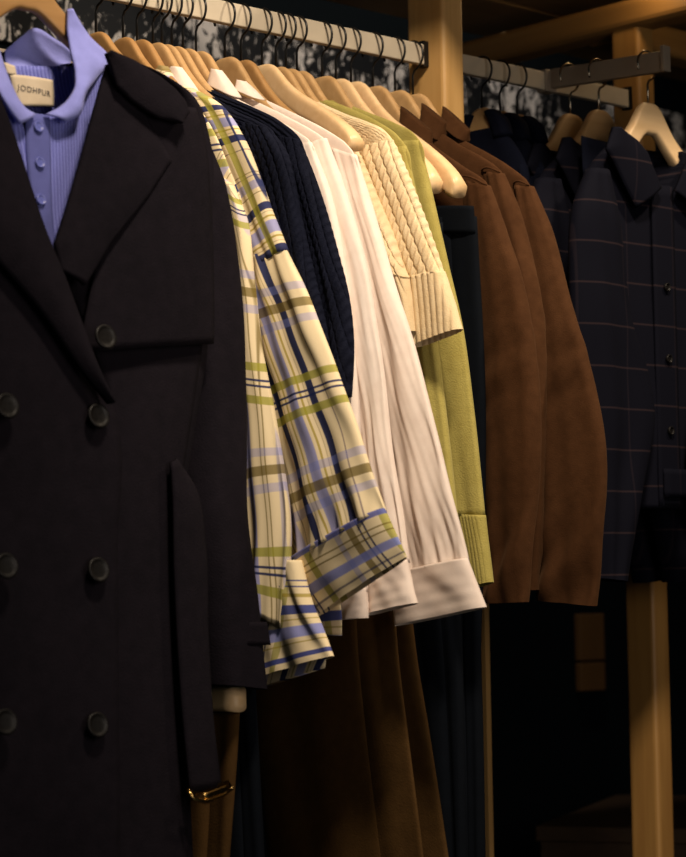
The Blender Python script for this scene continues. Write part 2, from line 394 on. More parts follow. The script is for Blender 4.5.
def disc(name, c, nrm, r, m, parent, holes=True, h=0.004, tilt=0):
    """four-hole button with a raised rim"""
    nrm = np.asarray(nrm, float); X = np.cross(Z, nrm); X /= np.linalg.norm(X); Y = np.cross(nrm, X)
    prof = [(0.0, .45), (.16, .45), (.55, .45), (.70, .55), (.82, 1.0), (.95, .85), (1.0, .4), (.97, 0.0)]
    seg = 28; V = []; Fc = []
    for i, (rr, hh) in enumerate(prof):
        for k in range(seg):
            a = 6.28318 * k / seg; V.append(np.asarray(c) + (X * math.cos(a) + Y * math.sin(a)) * r * max(rr, 0.001) + nrm * h * hh)
    for i in range(len(prof) - 1):
        for k in range(seg): Fc.append([i * seg + k, i * seg + (k + 1) % seg, (i + 1) * seg + (k + 1) % seg, (i + 1) * seg + k][::-1])
    q = len(V)
    for hx, hy in ((-.2, -.2), (.2, -.2), (.2, .2), (-.2, .2)):          # thread stubs over the holes
        for k in range(6):
            a = 6.28318 * k / 6; V.append(np.asarray(c) + X * r * (hx + .09 * math.cos(a)) + Y * r * (hy + .09 * math.sin(a)) + nrm * h * .62)
        Fc.append(list(range(q, q + 6))); q += 6
    return mesh_obj(name, V, Fc, m, parent)

# ------------------------------------------------------------------ hangers
HEADW = -0.067
ref = rail_plane(t_of(336)); TIP = ref.px(435, 180)
TU, TW = TIP[0], TIP[1] - HEADW
print('hanger tip', TU, TW)
def hanger(t, label, matn='hanger', hookm='hook', pl=None, head=None, bar=False, halfw=None, drop=None, thick=1.0, trunc=None, fat=0.0, grp='wooden hangers along the rail'):
    pl = pl or rail_plane(t); hu, hw = head or (0.0, HEADW)
    tu = halfw or TU; tw = drop or TW
    root = thing('clothes_hanger', pl.O + pl.X * hu + Z * hw, label, 'hanger', grp)
    ku = tu / 0.225; kw = tw / -0.13
    top = [(0, 0), (.018, -.001), (.032, -.006), (.046, -.017), (.062, -.031), (.09, -.050), (.13, -.070), (.17, -.091), (.20, -.109), (.217, -.122), (.226, -.133)]
    bot = [(0, -.046), (.016, -.046), (.027, -.050), (.040, -.057), (.056, -.067), (.084, -.083), (.122, -.101), (.158, -.118), (.188, -.135), (.207, -.147), (.219, -.148)]
    top = [(a * ku, b * kw) for a, b in top]; bot = [(a * ku, b * kw) for a, b in bot]
    if trunc: top = [q for q in top if q[0] < trunc]; bot = bot[:len(top)]
    Lt = [(-a, b) for a, b in top[::-1]] + top[1:]; Lb = [(-a, b) for a, b in bot[::-1]] + bot[1:]
    Lt = [(a + hu, b + hw) for a, b in Lt]; Lb = [(a + hu, b + hw) for a, b in Lb]
    th = lambda v: (0.0058 + (0.002 + fat) * np.abs(2 * v - 1) ** 2) * thick
    # rows run from one tip to the other; section is a rounded slab
    cushion('shoulder_bar', pl, Lt, Lb, th, M[matn], root, n=61, cols=16, pw=9 if not fat else 5)
    if bar:
        z0 = hw + tw * 1.02
        tube('trouser_bar', [pl.to3(np.array(x), np.array(z0), np.array(0.0)) for x in np.linspace(-tu * .8 + hu, tu * .8 + hu, 8)], 0.005, M[matn], root)
    # wire hook over the rail
    r = 0.0235; cz = 0.0165 + .0017 - r
    arc = [(r * math.cos(a), cz + r * math.sin(a)) for a in np.radians(np.linspace(205, -62, 30))]
    pts = arc + [(0.004, cz - r * 1.02), (0.0, cz - r - .008), (0.0, HEADW - .01)]
    dz = hw - HEADW
    tube('hook', [pl.to3(np.array(x + hu), np.array(z + dz), np.array(0.0)) for x, z in pts], 0.0019, M[hookm], root, seg=7)
    return root

# ------------------------------------------------------------------ rack, posts, rails
def px_of(q):
    q = q - CAM; z = np.dot(q, fw); return (W/2 + F*np.dot(q, rt)/z, H/2 - F*np.dot(q, up)/z)
tA = t_of(437, w=0); tB = t_of(636, w=0)
rack = thing('clothing_rack', fr(tA, 0, -ZR), 'built-in timber clothing rack with square wood posts and a flat cream hanging rail', 'clothing rack')
FLOOR_W = -ZR
def post(t, hd, hp, u=0.0, top=0.42, m='post'):
    return box('post', fr(t, u, (FLOOR_W + top) / 2), AX, (hd, hp, (top - FLOOR_W) / 2), M[m], rack, bev=0.008, seg=3)
post(tA, 0.024, 0.042, -0.003); post(tB, 0.022, 0.032, -0.005, 0.13, 'post_shaded')
t0 = -0.62
post(t0, 0.03, 0.04)
box('rail', fr((t0 + tA - .035) / 2, 0, 0), AX, ((tA - .035 - t0) / 2 , 0.006, 0.0165), M['rail'], rack, bev=0.0015)
box('rail', fr((tA + .022 + tB - .02) / 2, 0.0, -0.001), AX, ((tB - tA - .04) / 2, 0.006, 0.0155), M['rail'], rack, bev=0.0015)
box('rail_bracket', fr(tA - .029, -.002, 0.002), AX, (0.0065, 0.007, 0.021), M['hook'], rack, bev=0.001)
box('rail_bracket', fr(tB - .0245, 0, 0), AX, (0.003, 0.010, 0.020), M['hook'], rack, bev=0.001)
_sp = Plane(fr(0, -0.12, 0), d, p).px(487, 740)
box('upright_strip', fr(_sp[0], -0.12, (FLOOR_W - .55) / 2), AX, (0.0055, 0.006, (-.55 - FLOOR_W) / 2), M['post'], rack, bev=0.001)
# rear thin rail and lower rail stub
box('rear_rail', fr(.5, -0.30, -0.035), AX, (1.6, 0.006, 0.008), M['arm'], rack, bev=0.001)
# face-out arm
tArm = t_of(549, w=0)
armp = Plane(fr(tArm, 0, 0), p, -d)
ue, we = armp.px(664, 64)
print('arm end', ue, we)
axd = p * ue + Z * we; axd = axd / np.linalg.norm(axd); axs = np.cross(Z, axd); axs /= np.linalg.norm(axs)
box('display_arm', fr(tArm, ue / 2, 0.004 + we / 2), (axd, axs, np.cross(axd, axs)), (ue / 2 + .004, 0.006, 0.0165), M['arm'], rack, bev=0.0015)
box('arm_end_stop', fr(tArm, ue + .003, 0.008 + we), AX, (0.009, 0.004, 0.021), M['arm'], rack, bev=0.0015)
box('arm_clamp', fr(tArm - .004, -0.002, 0), AX, (0.014, 0.011, 0.019), M['arm'], rack, bev=0.002)
# overhead timber: crossbeam running out over the aisle, boards of the top shelf
uB0, wB0 = Plane(fr(tB, 0, 0), p, -d).px(654, 14)
print('beam', uB0, wB0)
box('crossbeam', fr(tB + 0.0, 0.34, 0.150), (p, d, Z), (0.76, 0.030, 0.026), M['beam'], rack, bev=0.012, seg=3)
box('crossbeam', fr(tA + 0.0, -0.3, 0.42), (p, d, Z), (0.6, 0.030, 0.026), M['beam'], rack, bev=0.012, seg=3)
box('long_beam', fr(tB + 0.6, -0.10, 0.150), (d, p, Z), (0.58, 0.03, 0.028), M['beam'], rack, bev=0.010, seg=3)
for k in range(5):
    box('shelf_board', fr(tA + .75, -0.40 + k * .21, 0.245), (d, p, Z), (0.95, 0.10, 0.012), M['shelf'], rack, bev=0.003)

# ------------------------------------------------------------------ garments on the rail
def right_body(name, pl, shoulder, hem_w, th, m, parent, flare=1.0, neck=None, disp=None, uv0=(0, 0), n=40, cols=26, n0=0.0, label=None):
    """body panel: shoulder = plane points neck -> shoulder end; mirrored about the hanger"""
    R = list(shoulder); ue_, we_ = R[-1]
    R += [(ue_ * .97, we_ - .10), (ue_ * .93 * flare, (we_ + hem_w) / 2), (ue_ * .95 * flare, hem_w)]
    L = [(-a, b) for a, b in R]
    return cushion(name, pl, L, R, th, m, parent, n=n, cols=cols, disp=disp, uv0=uv0, n0=n0, label=label)

def garment(t, name, label, cat, group=None):
    return thing(name, fr(t, 0, -0.25), label, cat, group), rail_plane(t)
T = {k: t_of(k - 4) for k in (100, 127, 141, 157, 166, 176, 187, 200, 213, 229, 245, 266, 280, 290, 301, 314, 326, 340, 355, 377, 399, 417)}
spread = sorted(T.values()); print('spacing', np.round(np.diff(spread), 4))

def leaf(pl, parent, px4, m, n0=0.0, th=0.010, name='collar'):
    """a turned-down collar half hugging the hanger, plus its twin on the far side"""
    a, b, c, e = pl.P(px4)      # top left, bottom left, bottom right, top right
    L = [a, ((a[0] + b[0]) / 2 , (a[1] + b[1]) / 2), b]; R = [e, ((c[0] + e[0]) / 2, (c[1] + e[1]) / 2 + .001), c]
    o = cushion(name, pl, L, R, lambda v: 0.007 + (th - 0.002) * v, m, parent, n=14, cols=10, n0=n0)
    cushion(name, pl, L, R, lambda v: 0.007 + (th - 0.002) * v, m, parent, n=14, cols=10, n0=n0, mirror=True)
    return o

# --- plaid shirt A (near one)
t = T[141]; g, pl = garment(t, 'plaid_shirt', 'cream, blue and olive checked shirt next to the black coat, its loose cuff hanging lowest', 'shirt')
sh = pl.P([(166, 84), (190, 98), (212, 128), (230, 170), (243, 205)])
right_body('body', pl, sh, pl.px(262, 600)[1], 0.010, M['plaid'], g, disp=folds(3, .003), uv0=(.03, .02))
L = pl.P([(196, 150), (212, 205), (222, 270), (228, 340), (235, 410), (240, 480), (245, 545), (249, 600)])
R = pl.P([(238, 188), (251, 225), (257, 280), (264, 345), (276, 415), (285, 470), (292, 540), (287, 628)])
cushion('sleeve', pl, L, R, 0.013, M['plaid_narrow'], g, n=90, cols=50, disp=folds(11, .0060, (1.1, 2.3, 3.7), cross=.5), uv0=(.045, .075), n0=.006)
cushion('sleeve', pl, L, R, 0.013, M['plaid'], g, n=40, cols=20, disp=folds(11, .004), n0=0, mirror=True)
cf = cushion('cuff', pl, pl.P([(262, 560), (264, 600), (259, 640), (254, 680)]), pl.P([(297, 560), (308, 600), (320, 628), (330, 656)]), 0.014, M['plaid_cuff2'], g, n=40, cols=30,
        disp=folds(5, .003, (2.2, 3.1, 4.5)), n0=-.004, capbot=False, uv0=(0, -.045))
cushion('cuff_lining', pl, pl.P([(250, 640), (240, 692)]), pl.P([(322, 640), (318, 668)]), 0.006, M['plaid'], g, n=10, cols=16, n0=-.012, label='shaded inside of the turned cuff')
leaf(pl, g, [(161, 66), (150, 80), (180, 94), (166, 66)], M['plaid'])
# --- plaid shirt B
t = T[157]; g, pl = garment(t, 'plaid_shirt', 'cream, blue and olive checked shirt whose wide cuff overlaps the white sleeves', 'shirt')
sh = pl.P([(186, 84), (200, 92), (223, 107), (244, 138), (260, 176), (274, 215), (286, 248)])
right_body('body', pl, sh, pl.px(320, 636)[1], 0.010, M['plaid'], g, disp=folds(4, .003), uv0=(.02, .05))
# yoke/shoulder panel, bias cut towards the seam
cushion('shoulder_panel', pl, pl.P([(178, 90), (196, 112), (214, 150), (232, 195), (250, 240), (262, 268)]), pl.P([(190, 86), (223, 106), (245, 138), (261, 176), (275, 215), (289, 250)]), 0.011, M['plaid'], g, n=50, cols=30,
        disp=folds(8, .002), n0=.003, uv0=(.062, .008), swap=True)
L = pl.P([(251, 258), (259, 310), (268, 362), (277, 412), (285, 465), (291, 520), (293, 568)])
R = pl.P([(288, 249), (309, 294), (327, 340), (344, 385), (361, 432), (376, 480), (387, 511)])
cushion('sleeve', pl, L, R, 0.014, M['plaid'], g, n=90, cols=44, disp=gather(folds(21, .0055, (.9, 2.2, 4.4), slant=.3, cross=.5), .0026, 6), uv0=(0, -.085), n0=.004, uvr=True)
cushion('sleeve', pl, L, R, 0.013, M['plaid'], g, n=30, cols=16, mirror=True)
cushion('cuff', pl, pl.P([(291, 562), (301, 585), (318, 617)]), pl.P([(386, 508), (397, 531), (409, 557)]), lambda v: .018 - .010 * v, M['plaid_cuff'], g, n=30, cols=30, disp=folds(6, .0015), n0=.004, capbot=False, uv0=(-.012, 0.0), pw=3)
leaf(pl, g, [(173, 67), (163, 80), (198, 94), (180, 67)], M['white'])
cushion('shirt_tail', pl, pl.P([(296, 600), (298, 620), (300, 634)]), pl.P([(334, 600), (336, 616), (336, 636)]), 0.004, M['plaid_cuff2'], g, n=12, cols=14, n0=-.010)

def knit_sweater(t, label, group, shpx, Lpx, Rpx, hem, m, base_seed, disp, cuff=None, cat='sweater', th=0.012, name='knit_sweater', n=250, cols=150, bdisp=None, n0=0.0):
    g, pl = garment(t, name, label, cat, group)
    sh = pl.P(shpx)
    right_body('body', pl, sh, pl.px(300, hem)[1], 0.009, m, g, disp=bdisp or disp, n=160, cols=200)
    L, R = pl.P(Lpx), pl.P(Rpx)
    cushion('sleeve', pl, L, R, th, m, g, n=n, cols=cols, disp=disp, n0=n0, lat=.8, pw=3)
    cushion('sleeve', pl, L, R, th, m, g, n=30, cols=16, disp=folds(base_seed, .002), mirror=True)
    if cuff:
        Lc, Rc, dsp, cth = cuff
        cushion('cuff', pl, pl.P(Lc), pl.P(Rc), cth, m, g, n=24, cols=90, disp=dsp, n0=n0, capbot=False)
    return g, pl

cab_n = cable(.0036, .0145, .0135, folds(31, .002))
knit_sweater(T[166], 'navy cable-knit sweater right behind the checked shirts, nearer of the two', 'navy cable-knit sweaters',
    [(195, 88), (215, 98), (238, 112), (258, 121), (273, 131)],
    [(236, 120), (250, 160), (265, 220), (275, 290), (285, 350), (295, 400)], [(270, 128), (287, 153), (301, 217), (314, 275), (327, 335), (336, 400)], 560, M['navy_knit'], 1, cab_n)
knit_sweater(T[176], 'navy cable-knit sweater with sleeve edge against the white shirts, farther of the two', 'navy cable-knit sweaters',
    [(214, 90), (232, 98), (255, 108), (280, 121), (302, 142)],
    [(268, 135), (285, 180), (300, 240), (312, 300), (322, 350), (330, 400)], [(300, 139), (321, 196), (338, 255), (349, 300), (353, 345), (350, 396)], 560, M['navy_knit'], 2, cable(.0036, .0145, .0135, folds(33, .002)))

# --- white shirts
def white_shirt(t, label, shpx, Lpx, Rpx, cL, cR, hem, seed, collar, n0=0.0):
    g, pl = garment(t, 'white_shirt', label, 'shirt', 'white cotton shirts')
    right_body('body', pl, pl.P(shpx), pl.px(330, hem)[1], 0.009, M['white'], g, disp=folds(seed, .003))
    fd = folds(seed + 1, .0042, (.8, 1.9, 3.3), slant=.35, cross=.45)
    fine = folds(seed + 2, .0016, (4.2, 6.3, 9.1), slant=.9, cross=1.2)
    f2 = lambda S, V, U, L_: fd(S, V, U, L_) + fine(S, V, U, L_) * (0.3 + 1.2 * V ** 3)
    cushion('sleeve', pl, pl.P(Lpx), pl.P(Rpx), 0.013, M['white'], g, n=110, cols=60, disp=gather(f2, .0016, 7, .85), n0=n0)
    cushion('sleeve', pl, pl.P(Lpx), pl.P(Rpx), 0.012, M['white'], g, n=30, cols=16, mirror=True)
    cushion('cuff', pl, pl.P(cL), pl.P(cR), 0.014, M['white'], g, n=24, cols=30, disp=folds(seed + 4, .0025, (1, 2, 3)), n0=n0 + .002, capbot=False)
    if collar: leaf(pl, g, collar, M['white'])
    return g
white_shirt(T[187], 'white shirt nearest the navy sweaters, only a sliver of its sleeve and cuff corner showing', [(216, 88), (240, 100), (270, 116), (295, 130), (313, 144)],
    [(285, 150), (300, 210), (312, 290), (320, 380), (328, 480), (336, 592)], [(311, 142), (328, 190), (343, 260), (354, 350), (360, 450), (366, 592)],
    [(336, 588), (337, 620)], [(366, 588), (367, 618)], 600, 41, [(213, 69), (210, 84), (239, 98), (220, 70)])
white_shirt(T[200], 'middle white shirt, its short square cuff just right of the checked cuff', [(234, 92), (262, 104), (290, 118), (312, 130), (327, 141)],
    [(305, 150), (318, 210), (335, 300), (350, 400), (360, 490), (368, 572)], [(326, 138), (340, 178), (360, 245), (377, 340), (390, 450), (407, 562)],
    [(366, 568), (368, 590), (364, 616)], [(407, 560), (411, 580), (417, 603)], 600, 51, [(239, 80), (238, 89), (262, 100), (244, 81)])
white_shirt(T[229], 'white shirt at the far side of its row, long sleeve with the widest white cuff', [(262, 98), (300, 116), (330, 132), (348, 145), (357, 158)],
    [(325, 145), (342, 190), (358, 260), (372, 350), (383, 450), (391, 577)], [(355, 155), (369, 205), (389, 273), (413, 350), (438, 448), (467, 560)],
    [(391, 574), (393, 595), (396, 626)], [(467, 558), (476, 582), (486, 607)], 600, 61, None, n0=-.002)

# --- cream cable knits
knit_sweater(T[280], 'cream cable-knit sweater tucked behind the white sleeves, narrow sleeve strip with ribbed end', 'cream cable-knit sweaters',
    [(300, 98), (318, 106), (338, 122), (352, 140), (362, 160)],
    [(335, 150), (350, 180), (365, 215), (378, 250), (388, 270)], [(360, 155), (377, 197), (392, 233), (402, 262), (408, 278)], 395, M['cream_knit'], 3,
    cable(.0048, .0165, .0150, None), cuff=([(388, 268), (396, 300), (401, 334)], [(408, 276), (411, 300), (414, 331)], ribs(.0024, .010), .010), n=160, cols=130)
knit_sweater(T[290], 'cream cable-knit sweater with a broad ribbed cuff in front of the green sleeves', 'cream cable-knit sweaters',
    [(309, 97), (328, 106), (346, 114), (368, 122), (384, 130), (396, 146)],
    [(356, 150), (368, 180), (382, 220), (396, 255), (407, 281)], [(393, 140), (407, 172), (420, 205), (434, 243), (444, 272)], 395, M['cream_knit'], 4,
    cable(.0052, .0180, .0150, None), cuff=([(406, 279), (409, 310), (412, 348)], [(444, 271), (453, 298), (462, 329)], ribs(.0030, .0110), .013), n=200, cols=150)

# --- green sweaters
gf = folds(71, .003, (.8, 1.6, 2.5), slant=.2, cross=.15)
knit_sweater(T[301], 'chartreuse green knit sweater close behind the cream cuff, mostly hidden narrow sleeve', 'chartreuse green sweaters',
    [(328, 100), (350, 108), (375, 120), (398, 136), (408, 150)],
    [(385, 150), (398, 220), (410, 300), (420, 360), (432, 480), (440, 560)], [(406, 146), (418, 210), (429, 290), (436, 346), (446, 425), (462, 570)], 560, M['green'], 5, gf, n=60, cols=30)
knit_sweater(T[326], 'chartreuse green knit sweater with the long smooth sleeve reaching below the cream cuff', 'chartreuse green sweaters',
    [(338, 100), (365, 111), (397, 124), (412, 132), (421, 143)],
    [(398, 142), (408, 200), (420, 270), (433, 340), (443, 414), (455, 516)], [(419, 140), (432, 197), (447, 262), (462, 328), (473, 410), (484, 516)], 560, M['green'], 6,
    folds(72, .003, (.7, 1.4, 2.2), slant=.1, cross=.15), n=60, cols=30,
    cuff=([(455, 514), (461, 552), (466, 590)], [(484, 515), (488, 548), (492, 582)], ribs(.0012, .006), .012))

# --- bare hangers with trousers
def trousers(t, label, group, Lpx, Rpx, m, crease=True, wb=None, seed=0, bot=(0, 0), n0=0.0, th=0.013, cat='trousers'):
    g, pl = garment(t, 'trousers', label, cat, group)
    L, R = pl.P(Lpx), pl.P(Rpx)
    f0 = folds(seed + 90, .003, (.7, 1.4, 2.6), slant=.08, cross=.1)
    Ls = np.asarray(resample(L, 12)); Rs = np.asarray(resample(R, 12))
    mid = Ls + (Rs - Ls) * .78
    cushion('leg', pl, Ls, mid, th, m, g, n=40, cols=24, disp=f0, n0=n0 + .004)
    cushion('leg', pl, Ls + (Rs - Ls) * .55, Rs, th * .8, m, g, n=40, cols=24, disp=f0, n0=n0 - .004)
    if wb:
        cushion('waistband', pl, pl.P(wb[0]), pl.P(wb[1]), th * 1.05, m, g, n=8, cols=20, n0=n0)
    return g
PT = 'trousers hung between the knitwear'
trousers(T[245], 'brown trousers with a sharp pressed crease below the white cuffs', PT,
    [(290, 260), (268, 400), (252, 560), (250, 690), (262, 780), (276, 900)], [(352, 270), (372, 400), (389, 560), (394, 640), (408, 757), (426, 900)], M['brown_twill'], seed=1)
trousers(T[266], 'brown trousers farther back, only a pale-edged strip showing beside the navy legs', PT,
    [(310, 260), (290, 400), (280, 560), (285, 690), (296, 780), (310, 900)], [(365, 262), (382, 400), (404, 560), (412, 640), (428, 740), (452, 900)], M['brown_twill'], seed=2)
trousers(T[340], 'navy trousers hanging left of the other navy pair, below the green sweater hem', PT,
    [(368, 230), (372, 400), (385, 560), (400, 640), (414, 740), (430, 900)], [(440, 222), (446, 400), (455, 560), (459, 640), (461, 740), (464, 900)], M['navy_twill'], seed=3)
trousers(T[355], 'navy trousers with their waistband showing beside the brown suede sleeves', PT,
    [(385, 222), (395, 400), (415, 560), (430, 640), (440, 740), (450, 900)], [(474, 216), (483, 400), (481, 560), (478, 640), (480, 740), (482, 900)], M['navy_twill'], seed=4,
    wb=([(384, 208), (384, 236)], [(473, 206), (475, 233)]))
trousers(T[127], 'navy trousers in the dark gap between the coat belt and the brown trousers', PT,
    [(150, 260), (170, 500), (190, 640), (200, 740), (208, 900)], [(225, 255), (238, 400), (246, 560), (252, 700), (262, 900)], M['navy_twill'], seed=5)

# --- suede jackets
def suede(t, label, shpx, Lpx, Rpx, seed, hem, collar, cuffed=False, n0=0.0):
    g, pl = garment(t, 'suede_jacket', label, 'jacket', 'brown suede jackets')
    right_body('body', pl, pl.P(shpx), pl.px(480, hem)[1], 0.012, M['suede'], g, disp=folds(seed, .003))
    f_ = folds(seed + 1, .0055, (.7, 1.5, 2.9), slant=.25)
    fd = lambda S, V, U, L_: f_(S, V, U, L_) + .006 * np.clip((V - .72) / .2, 0, 1) * np.sin(38 * V + 5 * S + seed) + .003 * np.exp(-((V - .48) / .09) ** 2) * np.sin(60 * V - 4 * S)
    L, R = pl.P(Lpx), pl.P(Rpx)
    th = lambda v: 0.020 + .004 * np.sin(np.pi * v)
    cushion('sleeve', pl, L, R, th, M['suede'], g, n=90, cols=40, disp=fd, n0=n0, capbot=False, pw=2.3)
    cushion('sleeve', pl, L, R, 0.014, M['suede'], g, n=30, cols=16, mirror=True)
    # shoulder seam welt
    a, b = L[0], R[0]
    pts = [pl.to3(np.array(a[0] + (b[0] - a[0]) * s), np.array(a[1] + (b[1] - a[1]) * s + .006 * math.sin(math.pi * s)), np.array(n0 + .013 * math.sqrt(max(0, 1 - abs(2 * s - 1) ** 2.3)))) for s in np.linspace(0.03, .97, 14)]
    tube('shoulder_seam', pts, 0.0016, M['suede'], g, seg=6)
    leaf(pl, g, collar, M['suede'], th=.014)
    return g, pl
suede(T[377], 'brown suede jacket nearest the navy trousers, leftmost suede sleeve', [(398, 122), (416, 132), (440, 150), (466, 168), (488, 184)],
    [(462, 178), (470, 240), (476, 330), (480, 430), (482, 520), (484, 604)], [(490, 186), (505, 231), (521, 278), (536, 360), (540, 450), (527, 602)], 101, 555, [(401, 106), (402, 130), (430, 154), (432, 132)])
suede(T[399], 'brown suede jacket in the middle of the three', [(420, 122), (440, 132), (462, 146), (484, 158), (502, 172)],
    [(484, 172), (495, 230), (508, 300), (515, 400), (517, 500), (516, 590)], [(503, 173), (516, 205), (530, 255), (542, 318), (543, 420), (536, 590)], 111, 555, [(422, 103), (424, 124), (442, 142), (446, 123)])
g, pl = suede(T[417], 'brown suede jacket farthest right, with the fullest sleeve and bunched cuff', [(446, 128), (464, 140), (490, 154), (512, 168), (530, 184)],
    [(516, 186), (525, 250), (534, 330), (539, 430), (540, 520), (541, 600)], [(532, 186), (549, 228), (567, 295), (590, 370), (605, 455), (596, 606)], 121, 555, [(443, 106), (444, 122), (466, 142), (470, 131)])
tube('zipper', [pl.to3(*(np.array(c) for c in (*pl.px(x, y), .012))) for x, y in ((540, 452), (539, 462), (539.5, 474), (541, 486))], .0013, M['zip'], g, seg=6)

# --- hangers for all of the above
tips = {266: (358, 137), 340: (437, 176), 355: (461, 180), 127: (192, 112), 100: (165, 95)}
hl = {100: ('first bare wooden hanger behind the lilac polo collar', 'hanger_dark'), 127: ('wooden hanger showing just above the black coat shoulder, second behind the polo', 'hanger_dark'),
      141: ('wooden hanger of the nearer checked shirt', 'hanger_dark'), 157: ('wooden hanger under the pale collar of the second checked shirt', 'hanger'),
      166: ('wooden hanger of the nearer navy sweater', 'hanger'), 176: ('wooden hanger of the farther navy sweater', 'hanger'), 187: ('wooden hanger under the first white collar', 'hanger'),
      200: ('wooden hanger under the second white collar', 'hanger'), 229: ('wooden hanger of the third white shirt', 'hanger'),
      245: ('wooden hanger carrying the creased brown trousers', 'hanger_dark'), 266: ('pale bare hanger arm lying across the white shoulders', 'hanger_pale'),
      280: ('wooden hanger of the nearer cream sweater', 'hanger'), 290: ('wooden hanger of the farther cream sweater', 'hanger'), 301: ('wooden hanger of the hidden green sweater', 'hanger'),
      326: ('wooden hanger of the long green sweater', 'hanger'), 340: ('bare pale hanger with shorter tip showing left of the other beside the green shoulder', 'hanger_pale'),
      355: ('bare pale hanger whose rounded tip lies over the suede sleeve', 'hanger_pale'), 377: ('wooden hanger in the first suede jacket', 'hanger'),
      399: ('wooden hanger in the second suede jacket', 'hanger'), 417: ('wooden hanger in the third suede jacket, last before the post', 'hanger')}
for k, (lb, mm) in hl.items():
    if k in tips:
        tx, tz = rail_plane(T[k]).px(*tips[k]); hanger(T[k], lb, mm, bar=k in (127, 266, 340, 355), halfw=tx, drop=tz - HEADW, fat=.006 if k > 200 else 0)
    else: hanger(T[k], lb, mm, bar=k == 245, trunc=.095 if k in (141, 157) else .085 if k > 370 else .14)

# ------------------------------------------------------------------ front black coat with lilac polo
def u_for(px_, py_, depth):
    q = CAM + ray(px_, py_) * depth
    return float(np.dot(q - A, p)), float(np.dot(q - A, d))
uC, tC = u_for(45, 200, 2.78)
print('coat u', uC, tC)
cp = front_plane(uC, tC)
cx = cp.px(40, 150)[0]
coat = thing('wool_coat', cp.to3(np.array(cx), np.array(-.3), np.array(0.)), 'long black double-breasted wool coat facing out at the left with wide lapels and hanging belt', 'coat')
def mir(pts): return [(2 * cx - a, b) for a, b in pts]
TH = 0.045
Rb = cp.P([(96, 62), (125, 64), (165, 80), (195, 104), (207, 140), (210, 230), (206, 340), (190, 440), (178, 520), (180, 620), (185, 740), (191, 870), (196, 960)])
def nsurf(x, z):      # front surface offset of the coat body (for laying panels on it)
    Rr = np.asarray(Rb); hw = np.interp(-z, -Rr[:, 1], Rr[:, 0]) - cx
    s = np.clip((x - cx) / np.maximum(hw, 1e-3), -1, 1)
    return TH * np.sqrt(np.maximum(0, 1 - np.abs(s) ** 4))
# back and front of the body: open V neck, so the front is two panels and the back a cushion behind
cushion('body', cp, mir(Rb), Rb, TH, M['coat'], coat, n=80, cols=40, disp=lambda S, V, U, L: np.where(V < .40, -np.clip((.40 - V) / .2, 0, 1) ** .5 * .088 * np.exp(-((S - .5) / .42) ** 10), 0) + .004 * np.sin(9 * S + 2 * V) * V)
def lay(name, Lpx, Rpx, off, m=M['coat'], n=30, cols=16, thick=.004, bulge=0.0, parent=coat, disp=None, sm=True):
    """panel lying on the coat surface"""
    def on(pts):
        out = []
        for q in pts:
            k = off
            for _ in range(5):
                x, z = cp.px(*q, k); k = float(nsurf(np.array([x]), np.array([z]))[0]) + off
            out.append((x, z))
        return out
    l, r = pair(on(Lpx), on(Rpx), n, sm)
    nl = list(nsurf(l[:, 0], l[:, 1]) + off); nr = list(nsurf(r[:, 0], r[:, 1]) + off)
    return sheet(name, cp, l, r, nl, nr, m, parent, n=n, cols=cols, bulge=bulge, thick=thick, disp=disp, smooth=sm)
# under front (image right) and overlapping front
lay('front_panel', [(57, 243), (70, 285), (92, 340), (108, 396), (110, 500), (112, 650), (114, 960)], [(205, 150), (208, 260), (203, 340), (190, 430), (177, 520), (181, 650), (192, 960)], .004, bulge=.012)
lay('front_panel', [(-70, 130), (-80, 230), (-84, 330), (-84, 420), (-84, 600), (-84, 760), (-84, 960)], [(-4, 190), (22, 250), (66, 330), (112, 404), (117, 560), (118, 740), (120, 960)], .016, bulge=.008, n=50, cols=24, thick=.006,
    disp=lambda S, V, U, L: .003 * np.sin(7 * S + 1) * V)
# lapels
lay('lapel', [(108, 64), (98, 100), (82, 160), (68, 208), (56, 244), (62, 270)], [(132, 92), (150, 122), (172, 161), (150, 195), (112, 242), (86, 285)], .030, bulge=.004, thick=.006, sm=False, n=60)
lay('lapel', [(-60, 60), (-80, 120), (-90, 170), (-62, 190), (-20, 240), (38, 306), (84, 372), (110, 404)], [(-12, 60), (2, 100), (14, 132), (27, 172), (45, 226), (67, 280), (92, 348), (113, 402)], .034, bulge=.008, thick=.006, n=44)
# collar leaf over the shoulder
lay('collar', [(107, 53), (113, 70), (118, 86), (132, 100), (146, 110), (160, 118), (179, 123)], [(112, 50), (135, 60), (160, 76), (176, 89), (186, 101), (190, 112), (183, 123)], .044, bulge=.005, thick=.006, n=60, sm=False)
lay('collar', [(-42, 50), (-70, 60), (-95, 80), (-110, 105)], [(-28, 52), (-32, 72), (-40, 90), (-70, 116)], .042, bulge=.012, thick=.006)
# storm flap
lay('storm_flap', [(120, 110), (112, 180), (100, 250), (88, 310), (80, 352)], [(196, 108), (207, 150), (212, 220), (214, 300), (213, 344)], .016, bulge=.018, n=30, cols=20, thick=.006)
